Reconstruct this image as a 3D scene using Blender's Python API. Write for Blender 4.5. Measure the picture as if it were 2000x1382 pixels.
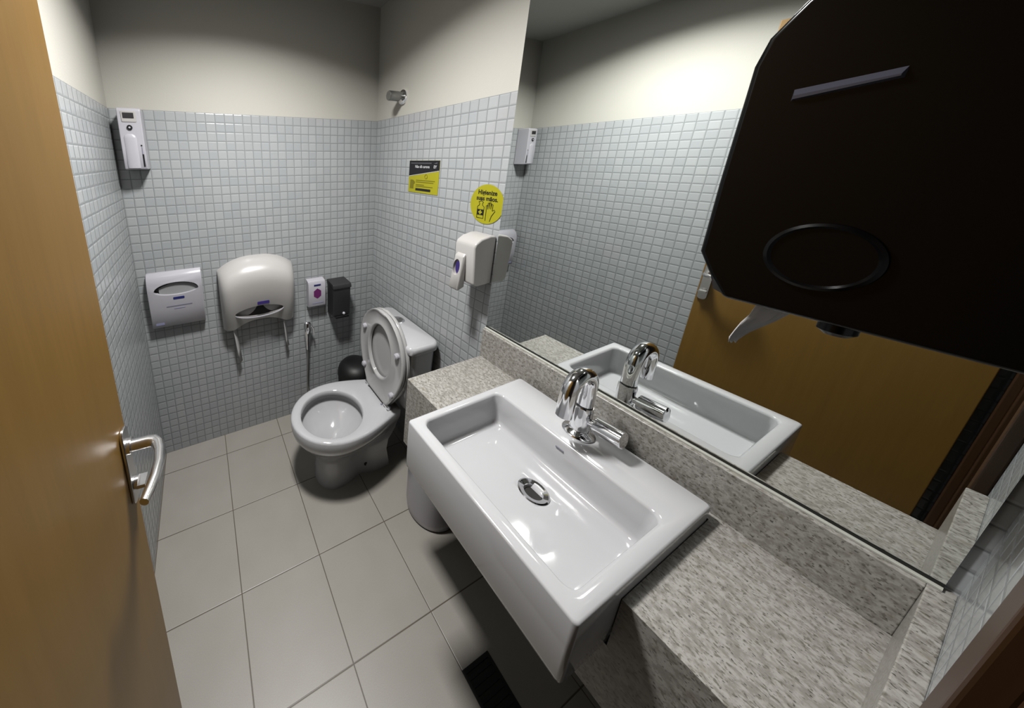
import bpy, bmesh, math, random
from mathutils import Vector, Matrix
for o in list(bpy.data.objects): bpy.data.objects.remove(o)
scene = bpy.context.scene
COL = scene.collection
PI = math.pi
S = 0.042                      # one mosaic module in metres; everything below is laid out in modules
def U(x, y, z): return Vector((x*S, y*S, z*S))

# ------------------------------------------------------------------ camera
F_PX, CX, CY = 605.696, 641.962, 467.997
YAW, PITCH, ROLL = math.radians(22.498), math.radians(-14.362), math.radians(-0.268)
fwd = Vector((math.sin(YAW)*math.cos(PITCH), math.cos(YAW)*math.cos(PITCH), math.sin(PITCH)))
rgt = Vector((math.cos(YAW), -math.sin(YAW), 0)); upv = rgt.cross(fwd)
r2 = math.cos(ROLL)*rgt + math.sin(ROLL)*upv; u2 = -math.sin(ROLL)*rgt + math.cos(ROLL)*upv
cam = bpy.data.cameras.new('camera'); camo = bpy.data.objects.new('camera', cam); COL.objects.link(camo)
M3 = Matrix((r2, u2, -fwd)).transposed()
camo.matrix_world = Matrix.Translation(U(7.555, -38.908, 37.829)) @ M3.to_4x4()
cam.sensor_fit = 'HORIZONTAL'; cam.sensor_width = 36; cam.lens = F_PX/2000*36
cam.shift_x = (1000-CX)/2000; cam.shift_y = (CY-691)/2000
cam.clip_start = 0.01; cam.clip_end = 50
scene.camera = camo
# ------------------------------------------------------------------ world, light, exposure
w = bpy.data.worlds.new('World'); scene.world = w; w.use_nodes = True
w.node_tree.nodes['Background'].inputs[0].default_value = (1, .93, .85, 1)
w.node_tree.nodes['Background'].inputs[1].default_value = 0.006
LX, LY, LZ = 12.9, -18.4, 56.25
la = bpy.data.lights.new('downlight_lamp', 'AREA'); la.shape = 'SQUARE'; la.size = 0.19
la.energy = 28; la.color = (1, .99, .975); la.spread = math.radians(146)
scene.cycles.diffuse_bounces = 1
scene.view_settings.view_transform = 'Standard'; scene.view_settings.look = 'None'
scene.view_settings.exposure = 0.0; scene.view_settings.gamma = 1.0
scene.view_settings.use_curve_mapping = False

# ------------------------------------------------------------------ materials
ALB = .74          # surfaces are a little greyer than pure white, so shadows stay as deep as in the photograph
def srgb(r, g, b):
    f = lambda c: (c/255/12.92) if c/255 <= .04045 else ((c/255+.055)/1.055)**2.4
    return (f(r)*ALB, f(g)*ALB, f(b)*ALB, 1)
class N:
    def __init__(s, name):
        s.m = bpy.data.materials.new(name); s.m.use_nodes = True; s.t = s.m.node_tree
        s.b = s.t.nodes['Principled BSDF']
    def n(s, typ, **kw):
        x = s.t.nodes.new(typ)
        for k, v in kw.items(): setattr(x, k, v)
        return x
    def l(s, a, b): s.t.links.new(a, b)
    def math(s, op, a, b=None, c=None):
        x = s.n('ShaderNodeMath', operation=op)
        for i, v in enumerate((a, b, c)):
            if v is None: continue
            if isinstance(v, (int, float)): x.inputs[i].default_value = v
            else: s.l(v, x.inputs[i])
        return x.outputs[0]
    def smooth(s, v, a, b):
        x = s.n('ShaderNodeMapRange', interpolation_type='SMOOTHSTEP')
        s.l(v, x.inputs[0]); x.inputs[1].default_value = a; x.inputs[2].default_value = b
        return x.outputs[0]
    def mix(s, f, a, b):
        x = s.n('ShaderNodeMix', data_type='RGBA')
        for sock, v in ((x.inputs[0], f), (x.inputs[6], a), (x.inputs[7], b)):
            if isinstance(v, (int, float)): sock.default_value = v
            elif isinstance(v, tuple): sock.default_value = v
            else: s.l(v, sock)
        return x.outputs[2]
    def coord(s):
        return s.n('ShaderNodeTexCoord').outputs['Object']
    def noise(s, scale, detail=3, vec=None, rough=.5):
        x = s.n('ShaderNodeTexNoise'); x.inputs['Scale'].default_value = scale; x.inputs['Detail'].default_value = detail
        x.inputs['Roughness'].default_value = rough
        s.l(vec if vec is not None else s.coord(), x.inputs['Vector']); return x.outputs[0]
    def bump(s, h, strength=.3, dist=.001):
        x = s.n('ShaderNodeBump'); x.inputs['Strength'].default_value = strength; x.inputs['Distance'].default_value = dist
        s.l(h, x.inputs['Height']); s.l(x.outputs[0], s.b.inputs['Normal']); return x
    def set(s, col=None, rough=None, metal=None, coat=None, spec=None):
        if col is not None:
            if isinstance(col, tuple): s.b.inputs['Base Color'].default_value = col
            else: s.l(col, s.b.inputs['Base Color'])
        if rough is not None:
            if isinstance(rough, (int, float)): s.b.inputs['Roughness'].default_value = rough
            else: s.l(rough, s.b.inputs['Roughness'])
        if metal is not None: s.b.inputs['Metallic'].default_value = metal
        if coat is not None: s.b.inputs['Coat Weight'].default_value = coat; s.b.inputs['Coat Roughness'].default_value = .05
        if spec is not None: s.b.inputs['Specular IOR Level'].default_value = spec
        return s.m
def plain(name, col, rough=.4, metal=0, coat=0, var=.04, vs=40):
    m = N(name); nz = m.noise(vs, 3)
    dark = tuple(c*(1-var) for c in col[:3])+(1,); lite = tuple(min(1, c*(1+var)) for c in col[:3])+(1,)
    return m.set(m.mix(nz, dark, lite), rough, metal, coat)
def mosaic(name, axis, H):
    m = N(name); sep = m.n('ShaderNodeSeparateXYZ'); m.l(m.coord(), sep.inputs[0])
    u = m.math('DIVIDE', sep.outputs[axis], S); v = m.math('SUBTRACT', H, m.math('DIVIDE', sep.outputs[2], S))
    # slight waviness of the hand-laid sheets
    wob = m.noise(9, 2); u = m.math('ADD', u, m.math('MULTIPLY', m.math('SUBTRACT', wob, .5), .10))
    wob2 = m.noise(11, 2); v = m.math('ADD', v, m.math('MULTIPLY', m.math('SUBTRACT', wob2, .5), .08))
    fu, fv = m.math('FRACT', u), m.math('FRACT', v)
    d = m.math('MINIMUM', m.math('MINIMUM', fu, m.math('SUBTRACT', 1, fu)), m.math('MINIMUM', fv, m.math('SUBTRACT', 1, fv)))
    cmb = m.n('ShaderNodeCombineXYZ'); m.l(m.math('FLOOR', u), cmb.inputs[0]); m.l(m.math('FLOOR', v), cmb.inputs[1])
    wn = m.n('ShaderNodeTexWhiteNoise', noise_dimensions='3D'); m.l(cmb.outputs[0], wn.inputs[0])
    tile = m.mix(wn.outputs[0], srgb(175, 179, 181), srgb(184, 187, 188))
    tile = m.mix(m.math('MULTIPLY', m.smooth(m.noise(4, 2), .55, .75), .25), tile, srgb(180, 174, 176))
    msk = m.smooth(d, .022, .06)
    col = m.mix(msk, srgb(138, 142, 143), tile)
    sx = m.n('ShaderNodeSeparateXYZ'); m.l(wn.outputs[1], sx.inputs[0])
    tilt = m.math('ADD', m.math('MULTIPLY', m.math('SUBTRACT', sx.outputs[0], .5), fu), m.math('MULTIPLY', m.math('SUBTRACT', sx.outputs[1], .5), fv))
    h = m.math('ADD', m.smooth(d, .015, .15), m.math('MULTIPLY', tilt, .16))
    m.bump(h, .55, .0016)
    return m.set(col, m.mix(msk, (.7,.7,.7,1), (.2,.2,.2,1)), spec=.5)
H_TILE = 42.945
M = {}
M['mosaic_x'] = mosaic('white_mosaic_x', 0, H_TILE); M['mosaic_y'] = mosaic('white_mosaic_y', 1, H_TILE)
m = N('cream_paint'); nz = m.noise(260, 3); m.bump(nz, .25, .002)
M['paint'] = m.set(m.mix(m.noise(3, 2), srgb(198, 195, 185), srgb(205, 202, 193)), .75)
m = N('ceiling_paint'); M['ceil'] = m.set(m.mix(m.noise(5, 2), srgb(186, 186, 181), srgb(192, 192, 188)), .85)
def floor_mat():
    m = N('floor_tiles'); sep = m.n('ShaderNodeSeparateXYZ'); m.l(m.coord(), sep.inputs[0]); T = 7.476
    u = m.math('DIVIDE', m.math('SUBTRACT', sep.outputs[0], 7.538*S), T*S); v = m.math('DIVIDE', m.math('ADD', sep.outputs[1], 3.17*S), T*S)
    fu, fv = m.math('FRACT', u), m.math('FRACT', v)
    d = m.math('MINIMUM', m.math('MINIMUM', fu, m.math('SUBTRACT', 1, fu)), m.math('MINIMUM', fv, m.math('SUBTRACT', 1, fv)))
    cmb = m.n('ShaderNodeCombineXYZ'); m.l(m.math('FLOOR', u), cmb.inputs[0]); m.l(m.math('FLOOR', v), cmb.inputs[1])
    wn = m.n('ShaderNodeTexWhiteNoise', noise_dimensions='3D'); m.l(cmb.outputs[0], wn.inputs[0])
    base = m.mix(m.noise(7, 4), srgb(166, 161, 152), srgb(182, 178, 171))
    base = m.mix(m.math('MULTIPLY', m.smooth(m.noise(420, 2), .35, .7), .35), base, srgb(154, 148, 137))
    base = m.mix(m.math('MULTIPLY', wn.outputs[0], .12), base, srgb(176, 170, 157))
    msk = m.smooth(d, .0035, .0065)
    m.bump(m.math('ADD', m.smooth(d, .002, .010), m.math('MULTIPLY', m.noise(300, 2), .06)), .5, .0012)
    return m.set(m.mix(msk, srgb(96, 86, 74), base), .38)
M['floor'] = floor_mat()
def granite():
    m = N('speckled_granite'); co = m.coord()
    mp = m.n('ShaderNodeMapping'); mp.inputs['Scale'].default_value = (1.25, .75, 1.0); m.l(co, mp.inputs[0]); co = mp.outputs[0]
    col = m.mix(m.smooth(m.noise(110, 4, co, .6), .38, .62), srgb(150, 146, 139), srgb(182, 179, 173))
    col = m.mix(m.math('MULTIPLY', m.smooth(m.noise(170, 3, co), .56, .66), .85), col, srgb(112, 108, 98))
    col = m.mix(m.math('MULTIPLY', m.smooth(m.noise(230, 2, co), .62, .70), .9), col, srgb(74, 71, 65))
    col = m.mix(m.math('MULTIPLY', m.smooth(m.noise(60, 2, co), .60, .72), .35), col, srgb(140, 130, 111))
    return m.set(col, .28)
M['granite'] = granite()
def wood(name, a, b):
    m = N(name); mp = m.n('ShaderNodeMapping'); mp.inputs['Scale'].default_value = (30, 30, 1.6); m.l(m.coord(), mp.inputs[0])
    g = m.noise(2.2, 5, mp.outputs[0], .6); g2 = m.noise(14, 3, mp.outputs[0])
    col = m.mix(m.math('ADD', m.math('MULTIPLY', g, .75), m.math('MULTIPLY', g2, .25)), a, b)
    m.bump(g2, .06, .0005); return m.set(col, .42)
M['wood'] = wood('honey_wood_laminate', srgb(120, 88, 33), srgb(144, 109, 48))
M['casing'] = wood('dark_wood_casing', srgb(52, 31, 12), srgb(72, 45, 18))
M['porcelain'] = plain('white_porcelain', srgb(206, 206, 208), .07, 0, .3, .01)
M['seat'] = plain('white_seat_plastic', srgb(192, 191, 190), .16, 0, .2, .015)
M['plastic'] = plain('white_plastic', srgb(196, 194, 201), .3, 0, .1, .012)
M['cream_plastic'] = plain('cream_plastic', srgb(194, 191, 188), .3, 0, .1, .012)
M['greyplastic'] = plain('charcoal_plastic', srgb(48, 47, 49), .42, 0, 0, .04)
M['black'] = plain('gloss_black_plastic', srgb(6, 5, 5), .22, 0, .0, .1); M['black'].node_tree.nodes['Principled BSDF'].inputs['Specular IOR Level'].default_value = .25
M['blackmat'] = plain('dull_black_plastic', srgb(14, 14, 14), .5, 0, 0, .1)
M['chrome'] = plain('polished_chrome', (.86, .86, .88, 1), .07, 1, 0, .01)
M['satin'] = plain('satin_metal', (.66, .65, .65, 1), .26, 1, 0, .03)
M['darkmetal'] = plain('dark_metal', (.05, .05, .05, 1), .35, 1, 0, .1)
M['highlight_grey'] = plain('painted_highlight_grey', srgb(70, 70, 80), .15)  # lighter grey for the highlight painted on the black towel dispenser
M['rubber'] = plain('dark_rubber', srgb(24, 22, 20), .7)
M['paper'] = plain('white_tissue', srgb(205, 204, 204), .9, 0, 0, .03, 90)
M['greypaper'] = plain('grey_tissue', srgb(160, 162, 162), .9, 0, 0, .03, 90)
M['blue'] = plain('navy_print', srgb(36, 44, 112), .4)
M['violet'] = plain('violet_print', srgb(62, 48, 120), .4)
M['magenta'] = plain('plum_print', srgb(112, 38, 104), .4)
M['lightblue'] = plain('pale_blue_print', srgb(150, 152, 186), .4)
M['greyprint'] = plain('grey_print', srgb(128, 128, 146), .5)
M['yellow'] = plain('yellow_print', srgb(176, 170, 26), .35)
M['olive'] = plain('olive_print', srgb(124, 117, 12), .4)
M['ink'] = plain('black_print', srgb(20, 19, 24), .35)
M['whiteink'] = plain('white_print', srgb(225, 225, 228), .4)
M['greyink'] = plain('dim_grey_print', srgb(92, 92, 98), .4)
M['lcd'] = plain('dark_display', srgb(40, 38, 42), .2)
M['hose'] = plain('grey_metal_hose', (.28, .28, .27, 1), .32, .9, 0, .1, 300)
m = N('silvered_mirror'); M['mirror'] = m.set((.84, .87, .855, 1), .0, 1)
m = N('clear_water'); m.b.inputs['Transmission Weight'].default_value = 1; m.b.inputs['IOR'].default_value = 1.33
M['water'] = m.set((.92, .96, .97, 1), .02)
m = N('lit_diffuser'); m.b.inputs['Emission Color'].default_value = (1, .975, .94, 1); m.b.inputs['Emission Strength'].default_value = 12
M['lamp'] = m.set((.9, .9, .9, 1), .5)
M['sealant'] = plain('pale_sealant', srgb(200, 200, 190), .4)

# ------------------------------------------------------------------ geometry helpers (module units)
class B:
    def __init__(s): s.bm = bmesh.new(); s.mats = []
    def v(s, p): return s.bm.verts.new((p[0]*S, p[1]*S, p[2]*S))
    def face(s, vs, mi=0):
        try: f = s.bm.faces.new(vs); f.material_index = mi; return f
        except ValueError: return None
    def box(s, x0, x1, y0, y1, z0, z1, mi=0):
        p = [s.v((x, y, z)) for z in (z0, z1) for y in (y0, y1) for x in (x0, x1)]
        for q in ((0,2,3,1), (4,5,7,6), (0,1,5,4), (2,6,7,3), (0,4,6,2), (1,3,7,5)): s.face([p[i] for i in q], mi)
        return s
    def loft(s, rings, cap0=True, cap1=True, mi=0):
        R = [[s.v(p) for p in r] for r in rings]; n = len(R[0])
        for a, b in zip(R, R[1:]):
            for i in range(n): s.face([a[i], a[(i+1) % n], b[(i+1) % n], b[i]], mi)
        if cap0: s.face(R[0][::-1], mi)
        if cap1: s.face(R[-1], mi)
        return s
    def prism(s, poly, fn, a, b, mi=0):      # poly of (p,q); fn(p,q,t) -> point
        return s.loft([[fn(p, q, a) for p, q in poly], [fn(p, q, b) for p, q in poly]], mi=mi)
    def tube(s, path, rad, seg=16, caps=True, mi=0):
        P = [Vector(p) for p in path]; rr = rad if isinstance(rad, (list, tuple)) else [rad]*len(P)
        rings = []; ref = None
        for i, p in enumerate(P):
            t = (P[min(i+1, len(P)-1)]-P[max(i-1, 0)]).normalized()
            if ref is None: ref = t.orthogonal().normalized()
            ref = (ref - t*ref.dot(t)).normalized(); bi = t.cross(ref)
            rings.append([p + (ref*math.cos(k*2*PI/seg)+bi*math.sin(k*2*PI/seg))*rr[i] for k in range(seg)])
        return s.loft(rings, caps, caps, mi)
    def lathe(s, c, prof, axis='z', seg=32, mi=0, loop=False):   # prof of (radius, height along the axis)
        rings = []
        for r, h in prof:
            ring = []
            for k in range(seg):
                a = 2*PI*k/seg; ca, sa = r*math.cos(a), r*math.sin(a)
                q = {'z': (ca, sa, h), 'y': (ca, h, sa), 'x': (h, ca, sa)}[axis]
                ring.append((c[0]+q[0], c[1]+q[1], c[2]+q[2]))
            rings.append(ring)
        if loop: rings.append(rings[0])
        return s.loft(rings, not loop, not loop, mi)
def finish(me):
    bm = bmesh.new(); bm.from_mesh(me); bmesh.ops.remove_doubles(bm, verts=bm.verts, dist=1e-6)
    bmesh.ops.recalc_face_normals(bm, faces=bm.faces); bm.to_mesh(me); bm.free()
def root_loc(o):
    l = Vector((0, 0, 0))
    while o is not None: l += o.location; o = o.parent
    return l
def obj(name, b, mats, parent=None, smooth=True, bevel=0, bseg=3, sub=0, angle=40, solid=None):
    me = bpy.data.meshes.new(name); b.bm.to_mesh(me); b.bm.free(); finish(me)
    for mm in (mats if isinstance(mats, (list, tuple)) else [mats]): me.materials.append(mm)
    o = bpy.data.objects.new(name, me); COL.objects.link(o)
    if parent is not None:
        o.parent = parent; me.transform(Matrix.Translation(-root_loc(parent)))
    if smooth:
        for p in me.polygons: p.use_smooth = True
        lim = math.radians(angle)
        bm = bmesh.new(); bm.from_mesh(me)
        for e in bm.edges:
            e.smooth = bool(bevel) or not (len(e.link_faces) == 2 and e.calc_face_angle(0) > lim)
        bm.to_mesh(me); bm.free()
    if solid is not None:
        md = o.modifiers.new('thick', 'SOLIDIFY'); md.thickness = solid*S; md.offset = -1
    if bevel:
        md = o.modifiers.new('bevel', 'BEVEL'); md.width = bevel*S; md.segments = bseg; md.limit_method = 'ANGLE'; md.angle_limit = math.radians(35)
        md.harden_normals = bool(smooth)
    if sub:
        md = o.modifiers.new('sub', 'SUBSURF'); md.levels = sub; md.render_levels = sub
    return o
def carve(o, b):
    """cut a shape out of an object and keep the result as its mesh"""
    me = bpy.data.meshes.new('cutter'); b.bm.to_mesh(me); b.bm.free(); finish(me)
    c = bpy.data.objects.new('cutter', me); COL.objects.link(c)
    c.location = -root_loc(o.parent) if o.parent is not None else Vector((0, 0, 0))
    if o.parent is not None: c.parent = o.parent
    c.location = -root_loc(o.parent) if o.parent is not None else (0, 0, 0)
    md = o.modifiers.new('cut', 'BOOLEAN'); md.object = c; md.operation = 'DIFFERENCE'; md.solver = 'EXACT'
    bpy.context.view_layer.update()
    dg = bpy.context.evaluated_depsgraph_get()
    new = bpy.data.meshes.new_from_object(o.evaluated_get(dg)); old = o.data
    o.modifiers.clear(); o.data = new; new.name = old.name
    bpy.data.objects.remove(c); bpy.data.meshes.remove(me)
    bm = bmesh.new(); bm.from_mesh(new)
    for f in bm.faces: f.smooth = True
    for e in bm.edges: e.smooth = not (len(e.link_faces) == 2 and e.calc_face_angle(0) > math.radians(32))
    bm.to_mesh(new); bm.free()
def thing(name, label, cat, loc, group=None):
    o = bpy.data.objects.new(name, None); COL.objects.link(o); o.location = U(*loc); o.empty_display_size = .02
    o['label'] = label; o['category'] = cat
    if group: o['group'] = group
    return o
def tag(o, label, cat, group=None):
    o['label'] = label; o['category'] = cat
    if group: o['group'] = group
    return o
def struct(o, label=None):
    o['kind'] = 'structure'
    if label: o['label'] = label
    return o
def arc(cx, cy, r, a0, a1, n=8):
    return [(cx+r*math.cos(math.radians(a0+(a1-a0)*i/n)), cy+r*math.sin(math.radians(a0+(a1-a0)*i/n))) for i in range(n+1)]
def rrect(x0, x1, y0, y1, r, n=6):
    return arc(x1-r, y1-r, r, 0, 90, n)+arc(x0+r, y1-r, r, 90, 180, n)+arc(x0+r, y0+r, r, 180, 270, n)+arc(x1-r, y0+r, r, 270, 360, n)
def at_z(poly, z): return [(p[0], p[1], z) for p in poly]

W = 30.889; ZC = 56.36; YN = -40.5
# ------------------------------------------------------------------ room shell
struct(obj('floor', B().box(-1, W+1, -44, 1, -1, 0), M['floor'], smooth=False), 'floor of square beige ceramic tiles with dark joints')
struct(obj('ceiling', B().box(-1, W+1, -44, 1, ZC, ZC+1), M['ceil'], smooth=False), 'plain white ceiling')
struct(obj('wall_back', B().box(-1, W+1, 0, 1, 0, H_TILE, 0).box(-1, W+1, .06, 1, H_TILE, ZC, 1), [M['mosaic_x'], M['paint']], smooth=False), 'back wall, white mosaic below cream paint')
struct(obj('wall_left', B().box(-1, 0, -44, 0, 0, H_TILE, 0).box(-1, -.06, -44, .06, H_TILE, ZC, 1), [M['mosaic_y'], M['paint']], smooth=False), 'left wall behind the door, white mosaic below cream paint')
struct(obj('wall_right', B().box(W, W+1, -44, 0, 0, H_TILE, 0).box(W+.06, W+1, -44, .06, H_TILE, ZC, 1), [M['mosaic_y'], M['paint']], smooth=False), 'right wall carrying the mirror, white mosaic below cream paint')
OX0, OX1, OZ = 2.3, 19.45, 50.2
b = B()
for x0, x1 in ((0, OX0), (OX1, W)):
    b.box(x0, x1, YN-3, YN, 0, H_TILE, 0); b.box(x0, x1, YN-3, YN-.06, H_TILE, ZC, 1)
b.box(OX0, OX1, YN-3, YN-.06, OZ, ZC, 1)
struct(obj('wall_front', b, [M['mosaic_x'], M['paint']], smooth=False), 'wall with the doorway beside the camera')
CF = YN+.4
struct(obj('trim_1', B().box(OX1, OX1+1.4, YN-.02, CF, 0, OZ+1.4).box(OX1-.5, OX1+.3, YN-3.2, YN+.02, 0, OZ), M['casing'], smooth=False, bevel=.08), 'brown wooden door casing beside the granite counter')
struct(obj('trim_2', B().box(OX0-1.4, OX0, YN-.02, CF, 0, OZ+1.4).box(OX0-.3, OX0+.5, YN-3.2, YN+.02, 0, OZ), M['casing'], smooth=False, bevel=.08), 'brown wooden door casing on the hinge side')
struct(obj('trim_3', B().box(OX0, OX1, YN-.02, CF, OZ, OZ+1.4).box(OX0+.5, OX1-.5, YN-3.2, YN+.02, OZ-.5, OZ+.2), M['casing'], smooth=False, bevel=.08), 'brown wooden door casing head')
# ------------------------------------------------------------------ ceiling downlight
t = thing('ceiling_light', 'square recessed downlight in the white ceiling above the middle of the room', 'light', (LX, LY, ZC))
b = B(); hs = .095/S
for x0, x1, y0, y1 in ((-hs-.5, hs+.5, -hs-.5, -hs), (-hs-.5, hs+.5, hs, hs+.5), (-hs-.5, -hs, -hs, hs), (hs, hs+.5, -hs, hs)):
    b.box(LX+x0, LX+x1, LY+y0, LY+y1, ZC-.12, ZC)
obj('frame', b, M['ceil'], t, smooth=False)
obj('diffuser', B().box(LX-hs, LX+hs, LY-hs, LY+hs, ZC-.04, ZC), M['lamp'], t, smooth=False)
lo = bpy.data.objects.new('downlight_lamp', la); COL.objects.link(lo); lo.parent = t; lo.location = (0, 0, (LZ-ZC-.04)*S)

# ------------------------------------------------------------------ door leaf with lever handle
E_ = Vector((3.45, -24.9, 0)); Hn = Vector((2.35, -39.6, 0)); dd = (Hn-E_).normalized(); nn = Vector((-dd.y, dd.x, 0))
if nn.x < 0: nn = -nn
def dp(s, n, z): p = E_ + dd*s + nn*n; return (p.x, p.y, z)        # s: from free edge towards hinge, n: out of the door face
L_ = (Hn-E_).length
door = struct(obj('door_1', B().loft([[dp(s, n, z) for s, n in ((0, 0), (L_, 0), (L_, -.85), (0, -.85))] for z in (.2, 50)]), M['wood'], smooth=False, bevel=.05), 'honey brown wooden door leaf standing open with a satin lever handle')
hz = 25.7
obj('backplate', B().prism(rrect(.12, .84, hz-3.0, hz+.95, .3), lambda p, q, t: dp(p, t, q), 0, .14), M['satin'], door, bevel=.04)
b = B()
b.tube([dp(.47, .1, hz), dp(.47, .6, hz), dp(.47, .95, hz), dp(.53, 1.2, hz), dp(.75, 1.38, hz), dp(1.15, 1.5, hz), dp(1.75, 1.58, hz), dp(2.4, 1.54, hz), dp(2.95, 1.44, hz), dp(3.3, 1.36, hz)],
       [.25, .25, .25, .25, .235, .22, .215, .21, .2, .17], 20)
b.tube([dp(.47, .12, hz), dp(.47, .3, hz)], .34, 20)
obj('lever_handle', b, M['satin'], door)
obj('thumb_turn', B().tube([dp(.47, .12, hz-2.05), dp(.47, .3, hz-2.05)], .3, 18).loft([[dp(.47+a, n, hz-2.05+c) for a, c in ((-.3, -.09), (.3, -.09), (.3, .09), (-.3, .09))] for n in (.25, .6)]), M['satin'], door)
for z in (6, 26, 45): obj('hinge', B().tube([dp(L_-.05, .06, z-.9), dp(L_-.05, .06, z+.9)], .14, 12), M['satin'], door)

# ------------------------------------------------------------------ granite counter
CZ = 20.12; CXF = 22.1; CY0 = -20.9; SY1, SY0, SX0, SX1 = -25.13, -35.42, 18.93, 29.75
t = thing('granite_countertop', 'speckled beige granite counter along the right wall below the mirror', 'countertop', (26.5, -30.5, 13.7))
b = B()
g = .03; b.box(CXF, W, SY1+g, CY0, CZ-.5, CZ); b.box(CXF, W, YN, SY0-g, CZ-.5, CZ); b.box(SX1+g, W, SY0-g, SY1+g, CZ-.5, CZ)
obj('slab', b, M['granite'], t, smooth=False)
b = B()
b.box(CXF, CXF+.5, SY1+g, CY0, 13.7, CZ-.5); b.box(CXF, CXF+.5, YN, SY0-g, 13.7, CZ-.5); b.box(CXF, CXF+.5, SY0-g, SY1+g, 13.7, 17.15)
b.box(CXF+.5, W, CY0-.5, CY0, 13.7, CZ-.5)
obj('apron', b, M['granite'], t, smooth=False)
obj('backsplash', B().box(30.3, W, YN+.5, CY0+.15, CZ, 22.85), M['granite'], t, smooth=False, bevel=.03)
obj('side_splash', B().box(CXF, W, YN, YN+.5, CZ, 22.85), M['granite'], t, smooth=False, bevel=.03)

# ------------------------------------------------------------------ mirror
t = thing('wall_mirror', 'large frameless mirror on the right wall above the granite backsplash', 'mirror', (W, -30.5, 23.0))
obj('mirror_glass', B().box(W-.13, W-.01, -40.25, -20.72, 23.05, 51.5), M['mirror'], t, smooth=False)
obj('bottom_channel', B().box(W-.16, W-.005, -40.25, -20.72, 22.93, 23.05), M['darkmetal'], t, smooth=False)
obj('sealant_bead', B().box(W-.35, W-.005, -40.25, -20.72, 22.86, 22.93), M['sealant'], t, smooth=False)

# ------------------------------------------------------------------ washbasin
ZS = 21.0
t = thing('washbasin', 'rectangular white ceramic washbasin projecting from the granite counter', 'washbasin', (24.5, -30.16, 17.2))
yc = -30.16; dc = (24.2, -30.45)
def rr4(x0, x1, y0, y1, r, z): return at_z(rrect(x0, x1, y0, y1, r, 8), z)
rings = [rr4(SX0+.2, SX1-.2, SY0+.2, SY1-.2, .2, 17.2), rr4(SX0+.04, SX1-.04, SY0+.04, SY1-.04, .2, 17.3),
         rr4(SX0, SX1, SY0, SY1, .2, 17.5), rr4(SX0, SX1, SY0, SY1, .2, ZS-.12), rr4(SX0+.03, SX1-.03, SY0+.03, SY1-.03, .2, ZS-.04), rr4(SX0+.1, SX1-.1, SY0+.1, SY1-.1, .2, ZS)]
ix0, ix1, iy0, iy1 = SX0+.82, 26.75, -34.8, -25.62
def inner(i, r, z): return rr4(ix0+i, ix1-i, iy0+i, iy1-i, r, z)
rings += [inner(-.1, .6, ZS), inner(0, .55, ZS-.04), inner(.06, .5, ZS-.16), inner(.14, .5, 19.7), inner(.2, .5, 19.05), inner(.28, .5, 18.82), inner(.42, .5, 18.73), inner(.6, .5, 18.7)]
n = len(rings[0])
base = inner(.6, .5, 18.7)
for k, z in ((.96, 18.7), (.9, 18.698), (.6, 18.69), (.32, 18.68)):
    rings.append([(dc[0]+(p[0]-dc[0])*k, dc[1]+(p[1]-dc[1])*k, z) for p in base])
def circ(r, z):
    out = []
    for p in base:
        a = math.atan2(p[1]-dc[1], p[0]-dc[0]); out.append((dc[0]+r*math.cos(a), dc[1]+r*math.sin(a), z))
    return out
rings += [circ(1.1, 18.675), circ(.85, 18.64), circ(.6, 18.45), circ(.55, 17.6)]
obj('basin', B().loft(rings), M['porcelain'], t, angle=50)
obj('drain', B().lathe((dc[0], dc[1], 0), [(.82, 18.6), (.82, 18.68), (.74, 18.715), (.5, 18.64), (.44, 18.5), (.44, 18.4), (.48, 18.4), (.5, 18.5)], seg=36, loop=True), M['chrome'], t)
obj('drain_hole', B().lathe((dc[0], dc[1], 0), [(.5, 18.2), (.5, 18.42)], seg=24), M['rubber'], t)
obj('maker_mark', B().box(26.6, 26.64, -30.35, -29.9, 20.4, 20.46), M['greyprint'], t, smooth=False)

# ------------------------------------------------------------------ faucet
fx, fy = 28.35, -30.1
t = thing('faucet', 'chrome gooseneck faucet standing on the back ledge of the white washbasin', 'faucet', (fx, fy, ZS))
obj('base', B().lathe((fx, fy, 0), [(.84, ZS), (.86, ZS+.08), (.78, ZS+.2), (.58, ZS+.28), (.52, ZS+.34)]), M['chrome'], t)
obj('body', B().lathe((fx, fy, 0), [(.5, ZS+.3), (.49, ZS+1.95), (.46, ZS+2.05)], seg=36), M['chrome'], t)
obj('collar', B().lathe((fx, fy, 0), [(.42, ZS+2.05), (.42, ZS+2.14)], seg=36), M['darkmetal'], t)
R_ = .98; path = [(fx, fy, ZS+2.12), (fx, fy, ZS+3.0), (fx, fy, 24.55)]
for i in range(1, 17):
    a = PI*i/16; path.append((fx-R_+R_*math.cos(a), fy, 24.55+R_*math.sin(a)))
path += [(fx-2*R_-.04, fy, 23.9), (fx-2*R_-.1, fy, 23.05)]
obj('spout', B().tube(path, .42, 24), M['chrome'], t)
hzz = 22.15
obj('handle', B().tube([(fx, fy-.42, hzz), (fx, fy-.8, hzz+.04)], .22, 18).tube([(fx+.02, fy-.72, hzz+.04), (fx+.02, fy-.76, hzz+.04), (fx+.05, fy-2.05, hzz+.16), (fx+.05, fy-2.09, hzz+.165)], [.44, .5, .5, .46], 24), M['chrome'], t)

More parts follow.
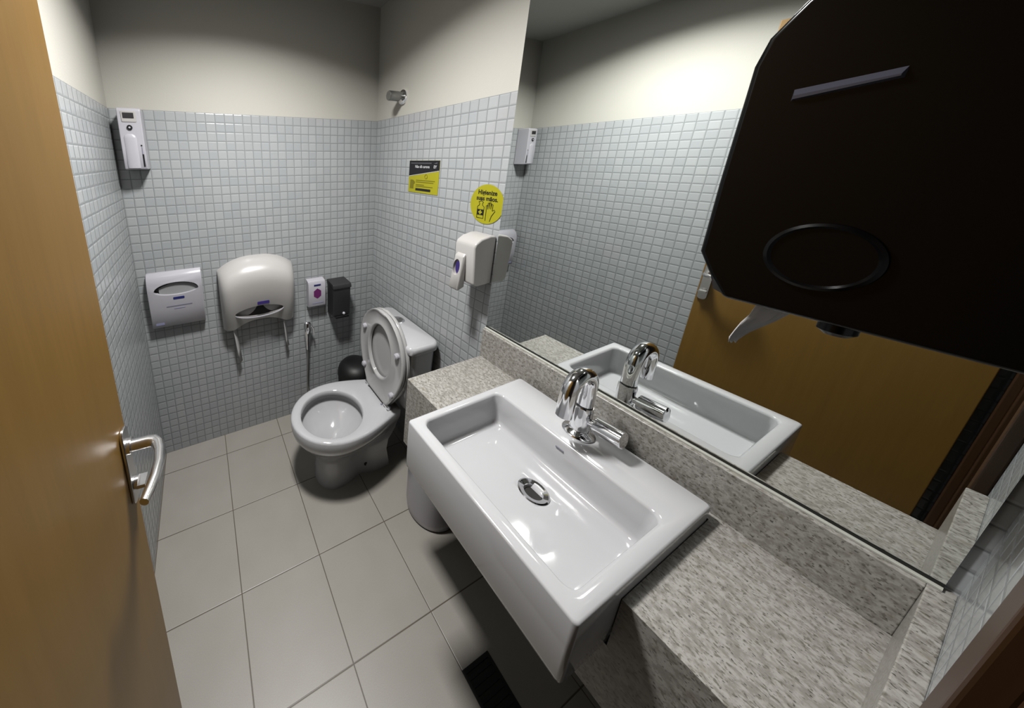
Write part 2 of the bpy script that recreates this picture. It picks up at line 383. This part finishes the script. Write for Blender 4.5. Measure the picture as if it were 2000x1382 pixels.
# ------------------------------------------------------------------ toilet
TY = -10.85; RZ = 9.2
t = thing('toilet', 'white two piece toilet with raised seat in the back right corner', 'toilet', (20, TY, 0))
def egg(xf, xb, xc, hw, hb, z, yo=0, n=48, waist=0):
    """outline in plan: rounded front at xf, widest hw at xc, back edge xb with half width hb"""
    pts = []
    m_ = n//2
    half = []
    for i in range(m_+1):
        a = i/m_*1.0
        if a < .5:
            th = a/.5*PI/2; half.append((xc-(xc-xf)*math.cos(th), hw*math.sin(th)))
        else:
            q = (a-.5)/.5; half.append((xc+(xb-xc)*q, hb+(hw-hb)*(1-q*q*(1.6-.6*q)) - waist*math.exp(-((q-.42)/.2)**2)))
    pts = [(x, TY+yo+y, z) for x, y in half] + [(x, TY+yo-y, z) for x, y in half[::-1]]
    return pts
rings = [egg(17.35, 26.6, 19.5, 2.2, 1.9, 0, waist=.55), egg(17.35, 26.6, 19.5, 2.2, 1.8, .5, waist=.6), egg(17.4, 26.4, 19.5, 2.1, 1.5, 2.2, waist=.6), egg(17.3, 26.6, 19.5, 2.1, 1.5, 3.6, waist=.55),
         egg(16.9, 27.0, 19.6, 2.35, 1.7, 4.6, waist=.4), egg(15.9, 27.2, 19.9, 3.3, 2.0, 5.8), egg(15.15, 27.2, 20.0, 4.0, 2.3, 6.8), egg(14.75, 27.2, 20.1, 4.4, 2.6, 7.5),
         egg(14.6, 27.2, 20.2, 4.58, 2.8, 8.1), egg(14.6, 27.2, 20.2, 4.6, 2.85, RZ-.25), egg(14.68, 27.15, 20.2, 4.53, 2.8, RZ-.06), egg(14.9, 27.1, 20.2, 4.35, 2.65, RZ)]
def hole(cx, rx, ry, z, yo=0):
    ref = egg(14.9, 27.1, 20.2, 4.35, 2.65, RZ); out = []
    nh = len(ref)//2
    for i in range(len(ref)):
        j = i if i < nh else len(ref)-1-i
        a = PI - PI*j/(nh-1)*1.0
        a2 = min(max(a, .03), PI-.03)
        out.append((cx+rx*math.cos(a2), TY-.2+yo+(1 if i < nh else -1)*ry*math.sin(a2), z))
    return out
rings += [hole(19.4, 3.78, 3.62, RZ), hole(19.4, 3.66, 3.5, RZ-.1), hole(19.4, 3.62, 3.46, RZ-.6), hole(19.4, 3.72, 3.55, RZ-.7), hole(19.4, 4.15, 4.0, RZ-.75), hole(19.4, 4.15, 4.0, RZ-1.5), hole(19.4, 3.85, 3.65, RZ-2.0), hole(19.3, 3.2, 3.0, RZ-2.7), hole(19.0, 2.2, 2.0, RZ-3.5, -.35), hole(18.7, 1.2, 1.1, RZ-4.3, -.75), hole(18.6, .8, .75, RZ-5.0, -.85)]
bowl = obj('bowl', B().loft(rings), M['porcelain'], t, angle=60)
obj('water', B().lathe((18.68, TY-.98, 0), [(1.1, RZ-4.4), (1.1, RZ-4.34)], seg=32), M['water'], t)
obj('bolt_cap', B().tube([(23.4, TY-1.35, 1.2), (23.4, TY-1.62, 1.2)], .24, 14), M['rubber'], t)
obj('bolt_hole', B().tube([(25.4, TY-1.45, RZ-.02), (25.4, TY-1.45, RZ+.03)], .13, 12), M['greyprint'], t)
def rr3(x0, x1, y0, y1, r, z): return at_z(rrect(x0, x1, y0, y1, r, 6), z)
tx0, tx1, ty0, ty1 = 26.75, 30.45, TY-4.45, TY+4.45
rings = [rr3(tx0+.9, tx1, ty0+.9, ty1-.9, .7, 9.1), rr3(tx0+.5, tx1, ty0+.45, ty1-.45, .8, 9.6), rr3(tx0+.15, tx1, ty0+.15, ty1-.15, .9, 12), rr3(tx0, tx1, ty0, ty1, .9, 17.45)]
obj('tank', B().loft(rings), M['porcelain'], t)
lx0, lx1, ly0, ly1 = 26.35, 30.5, TY-4.9, TY+4.9
rings = [rr3(lx0+.12, lx1-.1, ly0+.12, ly1-.12, .9, 17.45), rr3(lx0, lx1, ly0, ly1, 1.0, 17.6), rr3(lx0, lx1, ly0, ly1, 1.0, 18.1), rr3(lx0+.08, lx1-.05, ly0+.08, ly1-.08, 1.0, 18.3), rr3(lx0+.3, lx1-.2, ly0+.3, ly1-.3, .9, 18.42)]
obj('tank_lid', B().loft(rings), M['porcelain'], t)
fb = obj('flush_button', B().lathe((28.9, -9.85, 0), [(.82, 18.4), (.82, 18.52), (.74, 18.58)], seg=32), M['chrome'], t)
obj('button_half', B().prism(arc(28.9, -9.85, .58, 5, 175, 12), lambda p, q, z: (p, q, z), 18.57, 18.66), M['satin'], fb)
obj('button_half', B().prism(arc(28.9, -9.85, .58, 185, 355, 12), lambda p, q, z: (p, q, z), 18.57, 18.63), M['hose'], fb)
# raised seat and lid: s up from the hinge, q sideways, n towards the room
LEAN = math.radians(2.0); HX, HZ = 25.55, 9.5
def sp(s, q, n):
    return (HX + s*math.sin(LEAN) - n*math.cos(LEAN), TY+q, HZ + s*math.cos(LEAN) + n*math.sin(LEAN))
def seat_outline(k=0, n=56):
    pts = []
    Ls, hw, hb, sc = 11.2, 4.75, 2.2, 6.1
    half = []
    for i in range(n//2+1):
        a = i/(n//2)
        if a < .5:
            q = a/.5; half.append((sc-sc*(1-q), hb+(hw-hb)*math.sin(q*PI/2)))
        else:
            th = (a-.5)/.5*PI/2; half.append((sc+(Ls-sc)*math.sin(th), hw*math.cos(th)))
    half = [(s if s > k else k, q-k*(1 if q > k else q/max(k, 1e-6))) if k else (s, q) for s, q in half]
    if k: half = [(min(s, Ls-k), max(q, 0)) for s, q in half]
    return half + [(s, -q) for s, q in half[::-1]]
def sring(k, n): return [sp(s, q, n) for s, q in seat_outline(k)]
def shole(rs, rq, n, cs=6.05):
    ref = seat_outline(0); nh = len(ref)//2; out = []
    for i in range(len(ref)):
        j = i if i < nh else len(ref)-1-i
        a = min(max(PI*j/(nh-1), .02), PI-.02)
        out.append(sp(cs-rs*math.cos(a), (1 if i < nh else -1)*rq*math.sin(a), n))
    return out
rings = [sring(.1, -.38), sring(0, -.3), sring(-.0, .0), sring(.1, .12), sring(.3, .12), sring(.45, .02), shole(3.75, 2.85, .02), shole(3.55, 2.65, .12), shole(3.4, 2.5, .12), shole(3.3, 2.4, .0), shole(3.3, 2.4, -.3)]
b = B(); R = [[b.v(p) for p in r] for r in rings]; R.append(R[0]); n = len(R[0])
for a_, b_ in zip(R, R[1:]):
    for i in range(n): b.face([a_[i], a_[(i+1) % n], b_[(i+1) % n], b_[i]])
seat = obj('seat', b, M['seat'], t, angle=55)
for s, q in ((2.3, 3.15), (2.3, -3.15), (7.6, 3.55), (7.6, -3.55)):
    obj('bumper', B().loft([[sp(s+c*k, q+d_*k, nn_) for c, d_ in arc(0, 0, 1, 0, 330, 11)] for k, nn_ in ((.34, .0), (.34, .3), (.2, .42))]), M['plastic'], seat)
obj('lid', B().loft([sring(.25, -.95), sring(.0, -.8), sring(-.0, -.55), sring(.12, -.47), sring(.5, -.5)]), M['seat'], t, angle=55)
for q in (2.2, -2.2):
    obj('hinge', B().tube([(HX+.1, TY+q-.45, HZ+.05), (HX+.1, TY+q+.45, HZ+.05)], .26, 14).tube([(HX+.15, TY+q, RZ-.05), (HX+.15, TY+q, HZ+.1)], .26, 14), M['chrome'], t)

# ------------------------------------------------------------------ bins
b = B().lathe((26.7, -3.05, 0), [(2.3, 0), (2.4, .2), (2.65, 6.4), (2.6, 6.6)], seg=40)
t = thing('pedal_bin', 'black round bin with domed lid on the floor behind the toilet', 'bin', (26.7, -3.05, 0))
obj('body', b, M['blackmat'], t)
obj('lid', B().lathe((26.7, -3.05, 0), [(2.72, 6.6), (2.72, 7.0), (2.5, 7.8), (2.0, 8.4), (1.3, 8.7), (.4, 8.8)], seg=40), M['blackmat'], t)
t = thing('waste_bin', 'pale round waste bin on the floor below the far end of the washbasin', 'bin', (28.1, -18.9, 0))
obj('body', B().lathe((28.1, -18.9, 0), [(2.35, 0), (2.6, .25), (2.7, 1.0), (2.75, 8.2), (2.6, 8.2), (2.5, .6)], seg=48), M['plastic'], t)
obj('rim', B().lathe((28.1, -18.9, 0), [(2.7, 8.0), (2.87, 8.05), (2.87, 8.3), (2.62, 8.35), (2.6, 8.0)], seg=48), M['plastic'], t)

# ------------------------------------------------------------------ floor drain
t = thing('floor_drain', 'black rectangular drain grate in the floor tiles below the washbasin', 'drain', (23.8, -31.1, 0))
b = B()
for x0, x1, y0, y1 in ((22.45, 25.1, -29.35, -29.1), (22.45, 25.1, -33.1, -32.85), (22.45, 22.7, -32.85, -29.35), (24.85, 25.1, -32.85, -29.35)): b.box(x0, x1, y0, y1, 0, .07)
obj('frame', b, M['blackmat'], t, smooth=False)
b = B()
for i in range(9): b.box(22.7, 24.85, -32.75+i*.38, -32.75+i*.38+.2, .01, .05)
obj('grate', b, M['blackmat'], t, smooth=False)
obj('sump', B().box(22.7, 24.85, -32.85, -29.35, 0, .012), M['rubber'], t, smooth=False)

# ------------------------------------------------------------------ back wall fixtures
def flat(name, poly, mat, parent, y, th=.03):      # printed mark on a face looking into the room from the back wall
    return obj(name, B().prism(poly, lambda p, q, t_: (p, t_, q), y, y-th), mat, parent, smooth=False)
def rect(x0, x1, z0, z1): return [(x0, z0), (x1, z0), (x1, z1), (x0, z1)]
def text(name, body, size, loc, mat, parent, rot, bold=.0, align='CENTER', sx=1.0):
    c = bpy.data.curves.new(name, 'FONT'); c.body = body; c.size = size*S; c.align_x = align; c.align_y = 'CENTER'
    c.extrude = .0002; c.offset = bold; c.materials.append(mat)
    tmp = bpy.data.objects.new(name+'_tmp', c); COL.objects.link(tmp); bpy.context.view_layer.update()
    me = bpy.data.meshes.new_from_object(tmp.evaluated_get(bpy.context.evaluated_depsgraph_get())); bpy.data.objects.remove(tmp)
    me.transform(Matrix.Diagonal((sx, 1, 1, 1))); me.name = name
    o = bpy.data.objects.new(name, me); COL.objects.link(o)
    o.parent = parent; o.matrix_local = Matrix.Translation(U(*loc)-root_loc(parent)) @ rot
    if not me.materials: me.materials.append(mat)
    return o
ROT_RIGHT = Matrix(((0, 0, -1), (-1, 0, 0), (0, 1, 0))).to_4x4()

# air freshener
t = thing('air_freshener_dispenser', 'tall white air freshener dispenser in the upper left corner of the back wall', 'dispenser', (2, 0, 37))
prof = [(0, 37.0), (-1.9, 37.0), (-2.0, 37.15), (-2.05, 39), (-2.0, 42.6), (-1.85, 42.8), (0, 42.8)]
ob = obj('body', B().prism(prof, lambda p, q, x: (x, p, q), 1.0, 3.02), M['plastic'], t, bevel=.1, angle=30)
obj('can_bulge', B().loft([[(1.85+(r+.0)*c, -1.98-.16*d_*r/.5, z) for c, d_ in arc(0, 0, 1, 180, 0, 12)] for z, r in ((37.15, .55), (37.3, .58), (40.0, .58), (40.25, .5), (40.4, .3))]), M['plastic'], t)
obj('display_bezel', B().prism(rrect(1.35, 2.6, 41.5, 42.5, .1, 3), lambda p, q, y: (p, y, q), -1.98, -2.07), M['cream_plastic'], t, bevel=.03)
flat('display', rect(1.5, 2.42, 41.85, 42.35), M['lcd'], t, -2.05, .05)
obj('nozzle', B().lathe((1.95, 0, 41.0), [(.24, -1.95), (.24, -2.12), (.15, -2.12), (.15, -2.04)], 'y', 20), M['ink'], t)
obj('nozzle_tip', B().lathe((1.95, 0, 41.0), [(.1, -2.0), (.09, -2.16)], 'y', 14), M['plastic'], t)
flat('level_strip', rect(2.7, 2.84, 37.3, 38.5), M['ink'], t, -2.03, .03)
flat('level_strip', rect(2.7, 2.78, 38.5, 39.2), M['greyprint'], t, -2.03, .03)
flat('level_strip', rect(2.66, 2.8, 39.25, 39.4), M['ink'], t, -2.03, .03)

# toilet seat cover dispenser
t = thing('seat_cover_dispenser', 'flat white paper seat cover dispenser with a half moon slot on the back wall', 'dispenser', (3.9, 0, 18.8))
x0, x1 = 1.0, 6.8
prof = [(0, 18.75), (-.9, 18.75), (-1.0, 18.9), (-1.12, 21), (-1.22, 23.5), (-1.15, 24.3), (-.9, 24.95), (-.5, 25.3), (0, 25.4)]
body = obj('cover', B().prism(prof, lambda p, q, x: (x, p, q), x0, x1), M['plastic'], t, bevel=.08, angle=40)
def moon(cx, cz, rx, up, dn, n=16):
    return [(cx+rx*math.cos(PI*i/n), cz+up*math.sin(PI*i/n)) for i in range(n+1)] + [(cx-rx*math.cos(PI*i/n), cz-dn*math.sin(PI*i/n)) for i in range(1, n)]
carve(body, B().prism(moon(4.0, 23.35, 2.35, .95, .6), lambda p, q, y: (p, y, q), -.35, -2))
flat('paper_stack', [(2.15, 22.7), (6.2, 22.7), (6.3, 23.35), (5.6, 23.9), (4.6, 24.15), (3.4, 24.1), (2.6, 23.85), (2.15, 23.65)], M['greypaper'], t, -.4, .45)
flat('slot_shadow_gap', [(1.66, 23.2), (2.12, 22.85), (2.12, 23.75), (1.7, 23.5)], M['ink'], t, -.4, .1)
flat('brand_plate', rrect(3.55, 4.75, 22.2, 22.48, .08, 3), M['blue'], t, -1.12, .08)
flat('instruction_line', rect(2.75, 5.5, 21.32, 21.42), M['greyprint'], t, -1.08, .08)
flat('instruction_line', rect(3.5, 4.7, 21.0, 21.06), M['lightblue'], t, -1.07, .08)
flat('corner_print', rect(1.4, 2.3, 19.15, 19.4), M['lightblue'], t, -.98, .08)

# jumbo toilet paper dispenser
t = thing('toilet_paper_dispenser', 'large bulging white toilet paper dispenser in the middle of the back wall', 'dispenser', (13.3, 0, 17))
JX0, JX1 = 8.6, 18.1; jc = (JX0+JX1)/2; jh = (JX1-JX0)/2
b = B(); nu, nv = 40, 26; G = []
for j in range(nv+1):
    v = j/nv; row = []
    for i in range(nu+1):
        u = -1+2*i/nu
        zt = 26.15-1.5*abs(u)**2.6; zb = 17.0+.95*max(0, 1-(abs(u)/.72)**2.4) 
        z = zb+(zt-zb)*v
        prof_ = (1.75+1.3*math.sin(min(v/.66, 1)*PI/2)) if v < .66 else 3.05*math.sqrt(max(0, 1-((v-.66)/.34)**2.2))
        side = (1-abs(u)**9)**.6 if abs(u) < 1 else 0
        d_ = max(prof_*(.52+.48*side) if abs(u) < 1 else prof_*.5, .12)
        x = jc+jh*u*(1-.03*(1-v))
        row.append(b.v((x, -d_, z)))
    G.append(row)
for j in range(nv):
    for i in range(nu): b.face([G[j][i], G[j][i+1], G[j+1][i+1], G[j+1][i]])
# side walls and top back to the wall
Wl = [b.v((v_.co.x/S, 0, v_.co.z/S)) for v_ in [r[0] for r in G]]; Wr = [b.v((v_.co.x/S, 0, v_.co.z/S)) for v_ in [r[-1] for r in G]]
for j in range(nv):
    b.face([G[j][0], G[j+1][0], Wl[j+1], Wl[j]]); b.face([G[j][-1], Wr[j], Wr[j+1], G[j+1][-1]])
Wt = [Wl[-1]]+[b.v((G[-1][i].co.x/S, 0, G[-1][i].co.z/S)) for i in range(1, nu)]+[Wr[-1]]
for i in range(nu): b.face([G[-1][i], G[-1][i+1], Wt[i+1], Wt[i]])
cover = obj('cover', b, M['cream_plastic'], t, angle=50, solid=.16)
eye = [(13.2+3.05*math.cos(a), 19.4+.78*math.sin(a)*(1-.15*math.cos(a)**2)) for a in [2*PI*k/32 for k in range(32)]]
carve(cover, B().prism(eye, lambda p, q, y: (p, y, q), -1.6, -5))
flat('slot_rim', [(13.2+3.12*math.cos(a), 19.4+.84*math.sin(a)) for a in [PI+PI*k/20 for k in range(21)]]+[(13.2+3.0*math.cos(a), 19.4+.74*math.sin(a)) for a in [2*PI-PI*k/20 for k in range(21)]], M['plastic'], t, -2.3, .16)
obj('back_plate', B().prism(rrect(JX0+.4, JX1-.4, 17.3, 24.2, .8), lambda p, q, y: (p, y, q), -.02, -.2), M['greyplastic'], t, smooth=False)
flat('brand_plate', rrect(12.9, 14.4, 20.42, 20.8, .1, 3), M['violet'], t, -2.6, .18)
for cx, lab, sg in ((11.1, 'white paper roll in the left half of the large bulging dispenser', -1), (15.6, 'white paper roll in the right half of the large bulging dispenser', 1)):
    r = thing('toilet_paper_roll', lab, 'paper roll', (cx, -1.3, 20.6), 'toilet rolls in the dispenser')
    obj('paper', B().lathe((cx, 0, 20.7), [(.75, -.3), (2.05, -.3), (2.05, -1.75), (.75, -1.75), (.72, -1.0)], 'y', 36), M['paper'], r)
    obj('core', B().lathe((cx, 0, 20.7), [(.62, -.28), (.74, -.28), (.74, -1.77), (.62, -1.77), (.6, -1.0)], 'y', 24), M['greyplastic'], r)
    b = B(); xs = cx+sg*.95-(0.0 if sg < 0 else -.1)
    pl = [(xs, 19.0), (xs+.02*sg, 17.0), (xs+.12, 15.2), (xs+.24, 13.6), (xs+.42, 11.8 if sg < 0 else 12.6)]
    for k in range(4):
        (xa, za), (xb, zb) = pl[k], pl[k+1]
        ha, hb_ = (.3-.03*k), (.3-.03*(k+1)); ya0, ya1, yb0, yb1 = -.45-.08*k, -1.65+.1*k, -.45-.08*(k+1), -1.65+.1*(k+1)
        b.face([b.v((xa+ha, ya0, za)), b.v((xa-ha, ya1, za)), b.v((xb-hb_, yb1, zb)), b.v((xb+hb_, yb0, zb))])
    obj('hanging_sheet', b, M['paper'], r, solid=.03)

# white sanitiser dispenser and charcoal dispenser
t = thing('sanitizer_dispenser', 'small white dispenser with a plum hexagon beside the charcoal box on the back wall', 'dispenser', (21.6, 0, 17.8))
prof = [(0, 17.55), (-1.1, 17.8), (-1.2, 18.0), (-1.15, 21.2), (-.95, 21.6), (0, 21.75)]
obj('body', B().prism(prof, lambda p, q, x: (x, p, q), 20.15, 22.7), M['plastic'], t, bevel=.1)
flat('hexagon_print', [(21.45+.62*math.cos(PI/2+k*PI/3), 19.8+.75*math.sin(PI/2+k*PI/3)) for k in range(6)], M['magenta'], t, -1.15, .06)
flat('brand_print', rect(20.95, 21.95, 20.95, 21.15), M['blue'], t, -1.14, .06)
flat('caption_line', rect(20.7, 22.3, 18.35, 18.43), M['lightblue'], t, -1.18, .05)
t = thing('waste_bag_dispenser', 'charcoal box dispenser on the back wall to the right of the small white one', 'dispenser', (24.7, 0, 16.2))
obj('body', B().prism([(0, 16.1), (-2.25, 16.3), (-2.4, 20.5), (-2.4, 20.9), (0, 20.9)], lambda p, q, x: (x, p, q), 23.4, 26.0), M['greyplastic'], t, bevel=.1)
obj('lid', B().prism([(0, 20.75), (-2.55, 20.5), (-2.55, 20.85), (-2.35, 21.15), (0, 21.25)], lambda p, q, x: (x, p, q), 23.32, 26.08), M['greyplastic'], t, bevel=.08)
obj('push_tip', B().lathe((25.0, 0, 16.6), [(.2, -1.6), (.2, -2.4), (.15, -2.5), (.06, -2.54)], 'y', 18), M['plastic'], t)
obj('lower_lip', B().box(23.7, 25.75, -2.5, -1.6, 16.0, 16.3), M['blackmat'], t, bevel=.05)

# hygienic spray
t = thing('bidet_sprayer', 'chrome hand sprayer with grey hose hanging on the back wall beside the toilet', 'sprayer', (19.9, 0, 4))
obj('holder', B().lathe((20.25, 0, 14.7), [(.5, 0), (.5, -.15), (.24, -.2), (.22, -.9)], 'y', 20).tube([(20.15, -.9, 14.2), (20.1, -.95, 15.0)], .42, 18), M['chrome'], t)
obj('spray_head', B().tube([(19.95, -.95, 15.6), (19.93, -1.0, 15.45), (19.86, -1.1, 14.9), (19.85, -1.1, 14.0), (19.9, -1.0, 12.6), (19.95, -.9, 11.2)], [.3, .5, .52, .42, .3, .22], 18), M['chrome'], t)
obj('trigger', B().tube([(20.35, -1.1, 15.2), (20.75, -1.15, 14.5), (20.85, -1.15, 13.4)], [.12, .14, .09], 10), M['chrome'], t)
obj('hose', B().tube([(19.95, -.9, 11.4), (20.0, -.85, 10.2), (19.95, -.8, 8.5), (19.85, -.8, 6.6), (19.85, -.8, 5), (20.0, -.7, 3.6), (20.4, -.5, 2.9), (21.0, -.3, 3.0), (21.4, 0, 3.2)], .16, 12), M['hose'], t)

# ------------------------------------------------------------------ right wall fixtures
t = thing('robe_hook', 'small round chrome robe hook on the cream right wall near the corner', 'hook', (W, -5.7, 45))
obj('rosette', B().lathe((W, -5.7, 45), [(.82, .1), (.82, -.12), (.72, -.2), (.3, -.22)], 'x', 32), M['chrome'], t)
obj('peg', B().lathe((W, -5.7, 45.05), [(.3, -.1), (.34, -.5), (.5, -.55), (.54, -.62), (.54, -1.95), (.5, -2.02)], 'x', 28), M['hose'], t)

RW = W-.02
def rpl(name, poly, mat, parent, lift, th=.012):    # poly in (along -y, z): printed flat mark on the right wall
    return obj(name, B().prism(poly, lambda p, q, x: (x, -p, q), RW-lift, RW-lift-th), mat, parent, smooth=False)
def stroke(name, pts, r, mat, parent, lift):
    return obj(name, B().tube([(RW-lift, -p, q) for p, q in pts], r, 6), mat, parent)
t = thing('poster', 'rectangular black and yellow notice on the tiled right wall', 'notice', (RW, -10.3, 34.15))
rpl('sheet', rect(7.78, 12.84, 34.17, 37.76), M['yellow'], t, .0, .03)
rpl('black_band', [(7.79, 36.02), (12.83, 36.72), (12.83, 37.75), (7.79, 37.75)], M['ink'], t, .03)
rpl('grey_line', rect(8.1, 11.6, 37.42, 37.52), M['greyink'], t, .043)
rpl('edge_line', [(7.79, 35.97), (12.83, 36.67), (12.83, 36.72), (7.79, 36.02)], M['whiteink'], t, .043)
text('title_line', 'Não dê carona', .44, (RW-.055, -10.1, 37.08), M['whiteink'], t, ROT_RIGHT, .0001, sx=.92)
text('logo_text', 'EY', .42, (RW-.055, -12.2, 37.08), M['whiteink'], t, ROT_RIGHT, .0002)
rpl('logo_beam', [(11.95, 37.42), (12.5, 37.58), (12.5, 37.42)], M['greyink'], t, .043)
rpl('footer_bar', rect(9.15, 11.7, 34.42, 34.68), M['ink'], t, .043)
for z, a, b2 in ((35.55, 9.15, 12.3), (35.35, 9.15, 12.1), (35.05, 9.15, 10.6), (34.88, 9.15, 12.0)):
    rpl('text_line', rect(a, b2, z, z+.07), M['olive'], t, .043)
rpl('pictogram', [(8.1, 34.6), (8.75, 34.6), (8.75, 35.1), (8.95, 35.2), (8.95, 35.4), (8.6, 35.6), (8.15, 35.6)], M['olive'], t, .043)
stroke('ring_mark', [(10.85+.22*math.cos(a), 36.02+.22*math.sin(a)) for a in [2*PI*k/20 for k in range(21)]], .025, M['olive'], t, .045)

sc_y, sc_z, sr = 19.05, 34.0, 1.74
t = thing('sticker', 'round yellow hand hygiene sticker above the soap dispenser', 'sticker', (RW, -sc_y, sc_z-sr))
ring = [(sc_y+sr*math.cos(a), sc_z+sr*math.sin(a)) for a in [2*PI*k/64 for k in range(64)]]
rpl('disc', ring, M['yellow'], t, .0, .03)
text('lettering', 'Higienize', .56, (RW-.05, -sc_y, 35.02), M['ink'], t, ROT_RIGHT, .0004, sx=.96)
text('lettering', 'suas mãos.', .54, (RW-.05, -sc_y-.02, 34.5), M['ink'], t, ROT_RIGHT, .0004, sx=.96)
k0 = sc_y-.5
stroke('bottle_outline', [(k0-.38, 32.72), (k0-.38, 33.75), (k0-.2, 33.88), (k0-.2, 34.02), (k0-.3, 34.15), (k0-.05, 34.27), (k0+.2, 34.15), (k0+.12, 34.02), (k0+.12, 33.88), (k0+.32, 33.75), (k0+.32, 32.72), (k0-.38, 32.72)], .03, M['ink'], t, .035)
rpl('bottle_label', rect(k0-.36, k0+.3, 32.98, 33.5), M['ink'], t, .032)
rpl('bottle_cross', [(k0-.03+c*.19, 33.24+d_*.19) for c, d_ in ((-.35, -1), (.35, -1), (.35, -.35), (1, -.35), (1, .35), (.35, .35), (.35, 1), (-.35, 1), (-.35, .35), (-1, .35), (-1, -.35), (-.35, -.35))], M['yellow'], t, .045)
h0 = sc_y+.35
stroke('hand_outline', [(h0-.28, 32.55), (h0-.28, 33.4), (h0-.32, 33.9), (h0-.2, 33.95), (h0-.15, 33.6), (h0-.14, 34.15), (h0-.02, 34.18), (h0+.0, 33.65), (h0+.04, 34.22), (h0+.17, 34.2), (h0+.17, 33.65), (h0+.24, 34.1), (h0+.36, 34.05), (h0+.34, 33.5), (h0+.52, 33.62), (h0+.62, 33.5), (h0+.32, 33.05), (h0+.18, 32.55)], .03, M['ink'], t, .035)

# soap dispenser
SOAP = M['cream_plastic']
t = thing('soap_dispenser', 'white wall soap dispenser at the left edge of the mirror', 'dispenser', (29.7, -19.4, 27))
y0, y1 = -20.5, -18.3
prof = [(30.87, 27.1), (29.2, 27.0), (28.75, 27.25), (28.45, 30.6), (28.6, 30.95), (29.2, 31.3), (30.2, 31.5), (30.87, 31.45)]
body = obj('body', B().prism(prof, lambda p, q, y: (p, y, q), y0, y1), SOAP, t, bevel=.16, bseg=4)
b = B()
lev = [(28.7, 26.75), (27.95, 26.45), (27.85, 26.7), (28.0, 27.75), (28.25, 29.6), (28.6, 29.9)]
push = obj('push_bar', B().prism(lev, lambda p, q, y: (p, y, q), -19.6, -18.6), SOAP, t, bevel=.1)
carve(push, B().prism([(28.75+.0+c*.0, 0) for c in ()] or [(-19.02+.38*math.cos(a), 28.55+.72*math.sin(a)) for a in [2*PI*k/24 for k in range(24)]], lambda p, q, x: (x, p, q), 28.35, 26.5))
obj('sight_window', B().prism([(-19.05+.3*math.cos(a), 28.5+.62*math.sin(a)) for a in [2*PI*k/24 for k in range(24)]], lambda p, q, x: (x, p, q), 28.38, 28.3), M['violet'], t, smooth=False)

# ------------------------------------------------------------------ black towel dispenser on the front wall
t = thing('paper_towel_dispenser', 'big glossy black paper towel dispenser above the near end of the counter', 'dispenser', (27.3, YN, 33))
DX0, DX1 = 24.0, 30.55
prof = [(YN+.02, 33.14), (-34.95, 33.14), (-34.5, 33.85), (-34.12, 34.6), (-34.08, 37), (-34.08, 39.6), (-34.08, 40.6), (-34.22, 41.35), (-34.7, 42.15), (-35.5, 43.0), (-36.6, 43.7), (-38.0, 44.2), (YN+.02, 44.5)]
obj('cover', B().prism(prof, lambda p, q, x: (x, p, q), DX0, DX1), M['black'], t, bevel=.14, bseg=4, angle=30)
obj('side_dial', B().lathe((DX0, -36.45, 35.05), [(1.0, .05), (.98, -.1), (.9, -.14), (.84, -.06), (.3, -.05)], 'x', 48), M['black'], t)
obj('painted_highlight_strip', B().loft([[(DX0+.02, y, z) for y, z in ((-35.0, 39.45), (-36.6, 39.75), (-36.6, 40.05), (-35.0, 39.8))], [(DX0-.12, y, z) for y, z in ((-35.05, 39.5), (-36.55, 39.8), (-36.55, 39.85), (-35.05, 39.6))]]), M['highlight_grey'], t, smooth=False)  # raised grey strip stands in for a highlight on the glossy side
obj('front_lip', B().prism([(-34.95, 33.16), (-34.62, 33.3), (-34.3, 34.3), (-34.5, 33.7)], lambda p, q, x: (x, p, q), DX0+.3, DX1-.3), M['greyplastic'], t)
obj('bottom_knob', B().lathe((24.5, -37.08, 0), [(.34, 33.15), (.34, 32.9), (.22, 32.78)], seg=24), M['black'], t)
b = B()
sheet = [(-35.5, -36.5, 33.2), (-35.42, -36.1, 32.75), (-35.36, -35.85, 32.35), (-35.24, -35.62, 32.05), (-35.16, -35.42, 31.75), (-35.1, -35.3, 31.45), (-35.12, -35.22, 31.2)]
ys = [[b.v((25.3+.06*k_, a+(c-a)*k_/6, z+(.07*math.sin(k_*2.3+i) if i else 0))) for k_ in range(7)] for i, (a, c, z) in enumerate(sheet)]
for r0, r1 in zip(ys, ys[1:]):
    for i in range(6): b.face([r0[i], r0[i+1], r1[i+1], r1[i]])
o = obj('paper_towel', b, M['paper'], None, solid=.03)
tag(o, 'torn white paper towel hanging out below the big black dispenser', 'paper towel')
